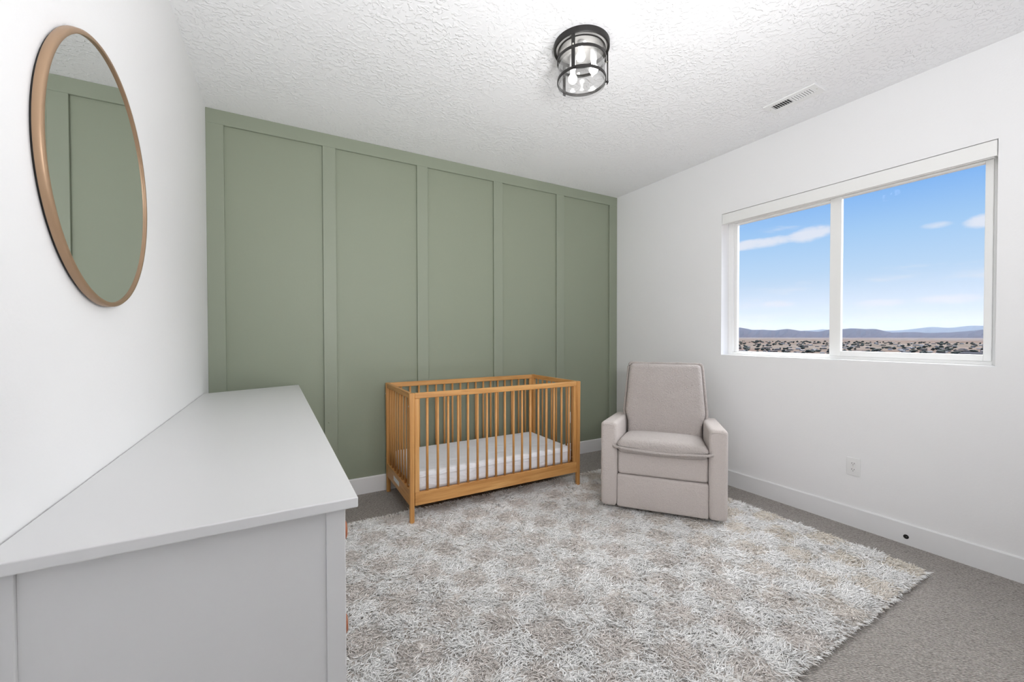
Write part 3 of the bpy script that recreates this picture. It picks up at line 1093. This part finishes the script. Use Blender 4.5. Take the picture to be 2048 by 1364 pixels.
for s in (-1, 1):
    yy = s * (HY - 0.016)
    obj('top_rail', box(-xi, xi, yy - RT / 2, yy + RT / 2, ZR, CH - 0.001), WOOD[0], crib, bevel=0.004, bseg=2)
    obj('bottom_rail', box(-xi, xi, yy - RT / 2, yy + RT / 2, 0.128, 0.213), WOOD[0], crib, bevel=0.003)
    obj('side_stile', box(-xi, -xi + 0.030, yy - RT / 2 + 0.001, yy + RT / 2 - 0.001, 0.2132, ZR - 0.0002), WOOD[2], crib, bevel=0.002)
    obj('side_stile', box(xi - 0.030, xi, yy - RT / 2 + 0.001, yy + RT / 2 - 0.001, 0.2132, ZR - 0.0002), WOOD[2], crib, bevel=0.002)
    xx = s * (HX - 0.016)
    obj('top_rail', box(xx - RT / 2, xx + RT / 2, -yi, yi, ZR, CH - 0.001), WOOD[1], crib, bevel=0.004)
    er = obj('bottom_rail', box(xx - RT / 2, xx + RT / 2, -yi, yi, 0.128, 0.232), WOOD[1], crib, bevel=0.003)
    if s < 0:
        obj('sticker', box(xx - RT / 2 - 0.0006, xx - RT / 2 - 0.0001, -0.055, 0.105, 0.166, 0.200), M_STICKER, er, label='white paper sticker')
slat = None


def slat_mesh(w, d, z0, z1):
    bm = bmesh.new()
    pts = [(w / 2 * math.cos(a), d / 2 * math.sin(a)) for a in [2 * PI * k / 12 for k in range(12)]]
    add_prism(bm, pts, z0, z1)
    bmesh.ops.recalc_face_normals(bm, faces=bm.faces)
    me = bpy.data.meshes.new('slat')
    bm.to_mesh(me)
    bm.free()
    shade(me, True)
    me.materials.append(WOOD[2])
    return me


fs = slat_mesh(0.0175, 0.014, 0.212, ZR + 0.001)
es = slat_mesh(0.014, 0.0175, 0.231, ZR + 0.001)
for s in (-1, 1):
    for k in range(17):
        link('slat', fs, None, crib, (1.257 - CX + k * 0.0731, s * (HY - 0.016), 0))
    for k in range(8):
        link('slat', es, None, crib, (s * (HX - 0.016), (k - 3.5) * 0.0725, 0))
for sx_ in (-1, 1):
    for sy_ in (-1, 1):
        for z in (0.78, 0.27):
            bm = bmesh.new()
            add_lathe(bm, [(0, 0.0015), (0.005, 0.0012), (0.006, 0.0)], 12)
            obj('bolt_head', bm, M_STEEL, crib, (sx_ * (HX - 0.005), sy_ * (HY - PW / 2), z), (0, sx_ * PI / 2, 0)).location.x = sx_ * (HX + 0.0002)
obj('mattress_board', box(-xi + 0.001, xi - 0.001, -yi + 0.012, yi - 0.012, 0.185, 0.197), WOOD[0], crib)


def matt_fn(p, u):
    q = p.copy()
    side_ = max(abs(u.x), abs(u.y))
    if u.z > 0.3:
        q.z += 0.007 * (1 - u.x ** 2) * (1 - u.y ** 2)
        q.z += 0.0022 * math.sin(p.x * 31 + 9 * p.y) * math.sin(p.y * 37 - 4 * p.x) * max(0, side_ - 0.5)
    if abs(u.z) < 0.95:
        q.y += 0.0035 * math.sin(p.x * 38 + 2 * math.sin(p.x * 9)) * (1 - u.z ** 2) * (1 if u.y > 0 else -1) * abs(u.y)
    return q


mat_top = 0.332
mt = empty('crib_mattress', (CX, CY, 0.1975), label='white sheeted mattress lying low inside the wooden crib', cat='mattress')
MH = mat_top - 0.198
obj('fitted_sheet', rbox(1.29, 0.635, MH, 0.035, 4, 22, matt_fn), M_SHEET, mt, (0, 0, MH / 2 + 0.001), smooth_=True)
bm = bmesh.new()
zz = MH - 0.03
rr_ = 0.04
hx_, hy_ = 1.29 / 2 + 0.0012, 0.635 / 2 + 0.0012
loop = []
for cx_, cy_, a0 in ((hx_ - rr_, hy_ - rr_, 0), (-hx_ + rr_, hy_ - rr_, PI / 2), (-hx_ + rr_, -hy_ + rr_, PI), (hx_ - rr_, -hy_ + rr_, 1.5 * PI)):
    for k in range(6):
        a = a0 + PI / 2 * k / 5
        loop.append((cx_ + rr_ * math.cos(a), cy_ + rr_ * math.sin(a), zz))
tube(bm, loop, 0.003, 6, closed=True)
obj('piping', bm, M_SHEET, mt, smooth_=True)

# ------------------------------------------------------------------ armchair
chair = empty('armchair', (2.591, -1.505, 0.0), CH_RZ,
              label='cream sherpa armchair with piped cushions standing in the corner by the window', cat='armchair')
# local axes: x to the chair's own left-to-right as seen from the front, y towards its back
AW = 0.108


def arm_fn(s):
    def fn(p, u):
        q = p.copy()
        # top slopes down to the back; foot end tucks in slightly
        q.z -= max(0.0, (p.z + 0.29) / 0.58) * (p.y + 0.41) / 0.82 * 0.075
        q.x += 0.006 * (1 - u.z ** 2) * (1 - u.y ** 2) * (1 if u.x > 0 else -1) * (1 if abs(u.x) > 0.8 else 0)
        return q
    return fn


for s in (-1, 1):
    arm = obj('arm', rbox(AW, 0.80, 0.585, 0.027, 4, 8, arm_fn(s)), M_BOUCLE, chair, (s * (0.394 - AW / 2), 0.402, 0.060 + 0.2925), smooth_=True)
    bm = bmesh.new()
    pts = []
    for a in range(0, 9):
        t = a / 8
        pts.append((-AW / 2 + 0.012 + (AW - 0.024) * t, -0.3965 - 0.004 * math.sin(PI * t), 0.2925 - 0.030 + 0.010 * math.sin(PI * t)))
    tube(bm, pts, 0.0030, 6)
    obj('arm_seam', bm, M_BOUCLE, arm, smooth_=True)


def puff(b, axis=1):
    def fn(p, u):
        q = p.copy()
        if u.y < -0.5:
            q.y -= b * (1 - u.x ** 2) * (1 - min(1, abs(u.z)) ** 2)
        return q
    return fn


obj('lower_front_panel', rbox(0.570, 0.10, 0.222, 0.012, 3, 8, puff(0.004)), M_BOUCLE, chair, (0, 0.064, 0.060 + 0.111), smooth_=True)
obj('footrest_panel', rbox(0.566, 0.10, 0.168, 0.020, 4, 8, puff(0.010)), M_BOUCLE, chair, (0, 0.080, 0.284 + 0.084), smooth_=True)


def seat_fn(p, u):
    q = p.copy()
    k = (1 - min(1, abs(u.x)) ** 4)
    if u.z > 0:
        q.z += 0.030 * k * (1 - (u.y * 0.85) ** 2)
    # seat slopes down towards the back
    q.z -= (p.y + 0.30) * 0.11
    if u.z < 0 and u.y < 0:
        q.z += 0.012 * (-u.y) * abs(u.x) ** 3
    return q


seat = obj('seat_cushion', rbox(0.572, 0.600, 0.092, 0.040, 5, 12, seat_fn), M_SHERPA, chair, (0, 0.280, 0.482), smooth_=True)
bm = bmesh.new()
pts = []
for k in range(33):
    t = -1 + 2 * k / 32
    yy = -0.300 - 0.016 * (1 - abs(t) ** 6)
    pts.append((0.304 * t, yy + 0.010, -0.014 + 0.010 * abs(t) ** 4 - 0.004 * math.cos(t * 4)))
pts = [(-0.300, -0.10, -0.012)] + pts + [(0.300, -0.10, -0.012)]
tube(bm, pts, 0.0092, 8)
obj('piping', bm, M_SHERPA, seat, smooth_=True)

LEAN = math.radians(13)


def back_w(z):
    # half-width profile: slim between the arms, widest just above them, narrowing to the top
    t = max(0.0, min(1.0, (z - 0.10) / 0.10))
    t = t * t * (3 - 2 * t)
    lo, hi = 0.97, 1.055 - 0.105 * max(0.0, (z - 0.18) / 0.41)
    return lo + (hi - lo) * t


def back_fn(p, u):
    q = p.copy()
    q.x *= back_w(p.z + 0.285)
    if u.y < 0:
        q.y -= 0.018 * (1 - u.x ** 2) * (1 - u.z ** 2)
        # soft dimple and folds pressed into the cushion
        q.y += 0.010 * math.exp(-((p.x - 0.10) ** 2 / 0.012 + (p.z - 0.08 - 0.25 * (p.x - 0.1)) ** 2 / 0.0016))
        q.y += 0.007 * math.exp(-((p.x + 0.12) ** 2 / 0.02 + (p.z + 0.02 + 0.3 * (p.x + 0.12)) ** 2 / 0.0014))
        q.y -= 0.004 * math.exp(-((p.x - 0.12) ** 2 / 0.012 + (p.z - 0.03 - 0.25 * (p.x - 0.1)) ** 2 / 0.0012))
    return q


bk = empty('backrest', (0, 0, 0))
bk.parent = chair
bk.location = (0.004, 0.585, 0.43)
bk.rotation_euler = (-LEAN, 0, 0)
obj('back_cushion', rbox(0.565, 0.105, 0.590, 0.036, 5, 18, back_fn), M_SHERPA, bk, (0, -0.02, 0.285), smooth_=True)
obj('back_shell', rbox(0.600, 0.085, 0.580, 0.026, 4, 10, lambda p, u: Vector((p.x * back_w(p.z + 0.300) * 0.985, p.y, p.z))), M_BOUCLE, bk, (0, 0.062, 0.300), smooth_=True)
bm = bmesh.new()
pts = []
TOPX = 0.2965 * back_w(0.575)
for k in range(16):
    z = 0.04 + 0.525 * k / 15
    pts.append((-0.2965 * back_w(z), 0.016, z))
for k in range(1, 5):
    a = PI - PI / 2 * k / 4
    pts.append((-TOPX + 0.026 + 0.026 * math.cos(a), 0.016, 0.568 + 0.026 * math.sin(a)))
for k in range(1, 12):
    pts.append((-TOPX + 0.026 + 2 * (TOPX - 0.026) * k / 12, 0.016, 0.594 + 0.002 * math.sin(k * 1.7)))
for k in range(0, 5):
    a = PI / 2 - PI / 2 * k / 4
    pts.append((TOPX - 0.026 + 0.026 * math.cos(a), 0.016, 0.568 + 0.026 * math.sin(a)))
for k in range(0, 16):
    z = 0.565 - 0.525 * k / 15
    pts.append((0.2965 * back_w(z), 0.016, z))
tube(bm, pts, 0.0105, 8)
obj('piping', bm, M_SHERPA, bk, smooth_=True)
obj('rear_body', rbox(0.60, 0.50, 0.36, 0.03, 3, 4), M_BOUCLE, chair, (0, 0.545, 0.245), smooth_=True)
bm = bmesh.new()
add_lathe(bm, [(0, 0.0152), (0.24, 0.0152), (0.26, 0.018), (0.26, 0.030), (0.06, 0.040), (0.05, 0.068), (0, 0.068)], 40)
obj('base', bm, M_BASE, chair, (0, 0.40, 0))

# ------------------------------------------------------------------ outside: hillside, plain, town, hills
GZ = -45.0


def far_ground():
    bm = bmesh.new()
    pr = [(-200, -3.2), (14, -3.6), (120, -16), (420, GZ), (900, GZ), (2500, GZ), (8000, GZ), (22000, GZ)]
    ys_ = [-30000, -8000, -2500, -800, -200, 0, 200, 800, 2500, 8000, 30000]
    g = [[bm.verts.new((x, y, z)) for y in ys_] for x, z in pr]
    for i in range(len(pr) - 1):
        for j in range(len(ys_) - 1):
            bm.faces.new((g[i][j], g[i + 1][j], g[i + 1][j + 1], g[i][j + 1]))
    return bm


obj('ground', far_ground(), M_GROUND, kind='structure')

EYE = Vector((0.4243, -3.3454, 1.2394))


def ridge(name, dist, depth, pts, seed, mat=M_HILL):
    """hill range: pts = (azimuth in degrees, elevation of the crest in degrees)"""
    g = random.Random(seed)
    bm = bmesh.new()
    a0, a1 = pts[0][0], pts[-1][0]
    n = 260
    rows = []
    for i in range(n + 1):
        a = a0 + (a1 - a0) * i / n
        for (p, e), (p2, e2) in zip(pts[:-1], pts[1:]):
            if p <= a <= p2:
                t = (a - p) / (p2 - p)
                t = t * t * (3 - 2 * t)
                el_ = e + (e2 - e) * t
                break
        hgt = dist * math.tan(math.radians(el_)) + EYE.z
        hgt += dist * 0.00035 * (math.sin(a * 3.1) + 0.6 * math.sin(a * 7.7 + 1) + 0.5 * g.uniform(-1, 1))
        ra = math.radians(a)
        row = []
        for d_, f in ((-depth, 0.0), (-depth * 0.6, 0.22 + 0.10 * math.sin(a * 5)), (-depth * 0.3, 0.58 + 0.14 * math.sin(a * 9 + 2)), (0, 1.0), (depth * 0.5, 0.5), (depth, 0.0)):
            r_ = dist + d_
            row.append(bm.verts.new((EYE.x + r_ * math.sin(ra), EYE.y + r_ * math.cos(ra), GZ - 2 + (hgt - GZ + 2) * f)))
        rows.append(row)
    for i in range(n):
        for j in range(len(rows[0]) - 1):
            bm.faces.new((rows[i][j], rows[i + 1][j], rows[i + 1][j + 1], rows[i][j + 1]))
    return obj(name, bm, mat, kind='structure')


ridge('hills', 9500, 1500, [(20, 0.4), (35, 0.7), (48, 0.5), (55, 0.95), (58.5, 0.90), (60.2, 0.62), (62.3, 0.55), (63.6, 0.66), (65.2, 0.42), (66.4, 0.35), (67.8, 0.60),
                            (69.6, 0.66), (71.0, 0.60), (72.6, 0.24), (73.6, 0.22), (74.2, 0.27), (75.2, 0.14), (77.0, 0.24), (79.2, 0.50), (84, 0.75), (92, 0.5), (104, 0.8), (125, 0.5)], 1)
ridge('far_hills', 17000, 1800, [(20, 0.3), (40, 0.6), (55, 0.3), (62.0, 0.30), (64.2, 0.44), (65.4, 0.46), (66.8, 0.60), (68.5, 0.30), (71.0, 0.38), (73.0, 0.42), (75.2, 0.72), (76.6, 0.66),
                                 (78.2, 0.82), (80, 0.74), (86, 0.9), (95, 0.5), (110, 0.8), (125, 0.4)], 2)

# haze between the house and the hills: thin bluish air that scatters daylight
hz = bpy.data.materials.new('blue_haze')
hz.use_nodes = True
nt = hz.node_tree
nt.nodes.clear()
vo = nd(nt, 'ShaderNodeVolumeScatter', i_Density=7.2e-5, i_Anisotropy=0.0)
vo.inputs['Color'].default_value = (0.55, 0.74, 1.0, 1)
ou = nd(nt, 'ShaderNodeOutputMaterial')
nt.links.new(vo.outputs[0], ou.inputs['Volume'])
HAZE = obj('haze', box(3500, 21500, -24000, 24000, GZ - 30, 420), hz, kind='stuff')


# town: each house and tree stands on its own
def house_mesh(w, d, h, rh, wall, roof, hip):
    bm = bmesh.new()
    add_box(bm, -w / 2, w / 2, -d / 2, d / 2, -1, h)
    e = 0.6
    v = [bm.verts.new(p) for p in ((-w / 2 - e, -d / 2 - e, h), (w / 2 + e, -d / 2 - e, h), (w / 2 + e, d / 2 + e, h), (-w / 2 - e, d / 2 + e, h))]
    r1, r2 = bm.verts.new((0, -d / 2 + hip, h + rh)), bm.verts.new((0, d / 2 - hip, h + rh))
    fs_ = [bm.faces.new(f) for f in ((v[0], v[1], r1), (v[1], v[2], r2, r1), (v[2], v[3], r2), (v[3], v[0], r1, r2), (v[3], v[2], v[1], v[0]))]
    for f in fs_:
        f.material_index = 1
    bmesh.ops.recalc_face_normals(bm, faces=bm.faces)
    me = bpy.data.meshes.new('house')
    bm.to_mesh(me)
    bm.free()
    me.materials.append(wall)
    me.materials.append(roof)
    return me


def tree_mesh(seed, mat, tall):
    g = random.Random(seed)
    bm = bmesh.new()
    for k in range(4):
        r_ = g.uniform(1.6, 2.6)
        c_ = Vector((g.uniform(-1.6, 1.6), g.uniform(-1.6, 1.6), g.uniform(2.2, 4.2) * tall))
        mt_ = Matrix.Translation(c_) @ Matrix.Diagonal((r_, r_, r_ * g.uniform(0.8, 1.2) * tall, 1))
        q = bmesh.ops.create_icosphere(bm, subdivisions=1, radius=1.0, matrix=mt_)
        for v in q['verts']:
            v.co += Vector((g.uniform(-.3, .3), g.uniform(-.3, .3), g.uniform(-.3, .3)))
    nf = len(bm.faces)
    add_prism(bm, [(0.25 * math.cos(2 * PI * k / 5), 0.25 * math.sin(2 * PI * k / 5)) for k in range(5)], -1, 2.5)
    bm.faces.ensure_lookup_table()
    for f in bm.faces[nf:]:
        f.material_index = 1
    me = bpy.data.meshes.new('tree')
    bm.to_mesh(me)
    bm.free()
    me.materials.append(mat)
    me.materials.append(M_TRUNK)
    return me


HOUSES = [house_mesh(11, 17, 3.2, 2.6, M_HOUSE[0], M_ROOF[0], 4), house_mesh(10, 14, 3.0, 2.2, M_HOUSE[1], M_ROOF[2], 0),
          house_mesh(12, 20, 5.2, 3.0, M_HOUSE[2], M_ROOF[1], 5), house_mesh(10, 24, 3.4, 1.6, M_HOUSE[1], M_ROOF[0], 0)]
TREES = [tree_mesh(1, M_TREE[0], 1.0), tree_mesh(2, M_TREE[1], 0.8), tree_mesh(3, M_TREE[0], 1.35)]
g = random.Random(21)


taken = []


def town_spot(lo, hi, rad):
    for _ in range(60):
        a = math.radians(g.uniform(57.5, 80.5))
        e = math.radians(lo + (hi - lo) * g.random() ** 1.25)
        r_ = (EYE.z - GZ) / math.tan(e)
        x, y = EYE.x + r_ * math.sin(a), EYE.y + r_ * math.cos(a)
        if all((x - p) ** 2 + (y - q) ** 2 > (rad + w) ** 2 for p, q, w in taken):
            taken.append((x, y, rad))
            return x, y
    return None


big = link('house', house_mesh(16, 38, 5.0, 4.2, M_HOUSE[0], M_ROOF[0], 7), None, None,
           (EYE.x + 1310 * math.sin(math.radians(78.0)), EYE.y + 1310 * math.cos(math.radians(78.0)), GZ), (0, 0, math.radians(12)))
tag(big, 'broad slate-roofed building low at the right end of the window view', 'house', 'distant houses of the town on the plain')
taken.append((big.location.x, big.location.y, 24))
for i in range(170):
    p = town_spot(0.84, 2.15, 11.5)
    if p:
        o = link('house', g.choice(HOUSES), None, None, (p[0], p[1], GZ), (0, 0, g.uniform(0, PI)))
        s = 0.65 + 0.27 * g.random()
        o.scale = (s, s, s * g.uniform(0.8, 1.1))
        tag(o, 'small distant house among trees on the plain outside the window', 'house', 'distant houses of the town on the plain')
for i in range(290):
    s = g.uniform(0.9, 1.9)
    p = town_spot(0.82, 2.2, 5.2 * s) if i > 90 else town_spot(0.80, 1.05, 5.2 * s)
    if p:
        o = link('tree', g.choice(TREES), None, None, (p[0], p[1], GZ), (0, 0, g.uniform(0, PI)))
        o.scale = (s * 1.3, s * 1.3, s * 0.85)
        tag(o, 'dark round tree between the distant houses outside the window', 'tree', 'distant trees of the town on the plain')
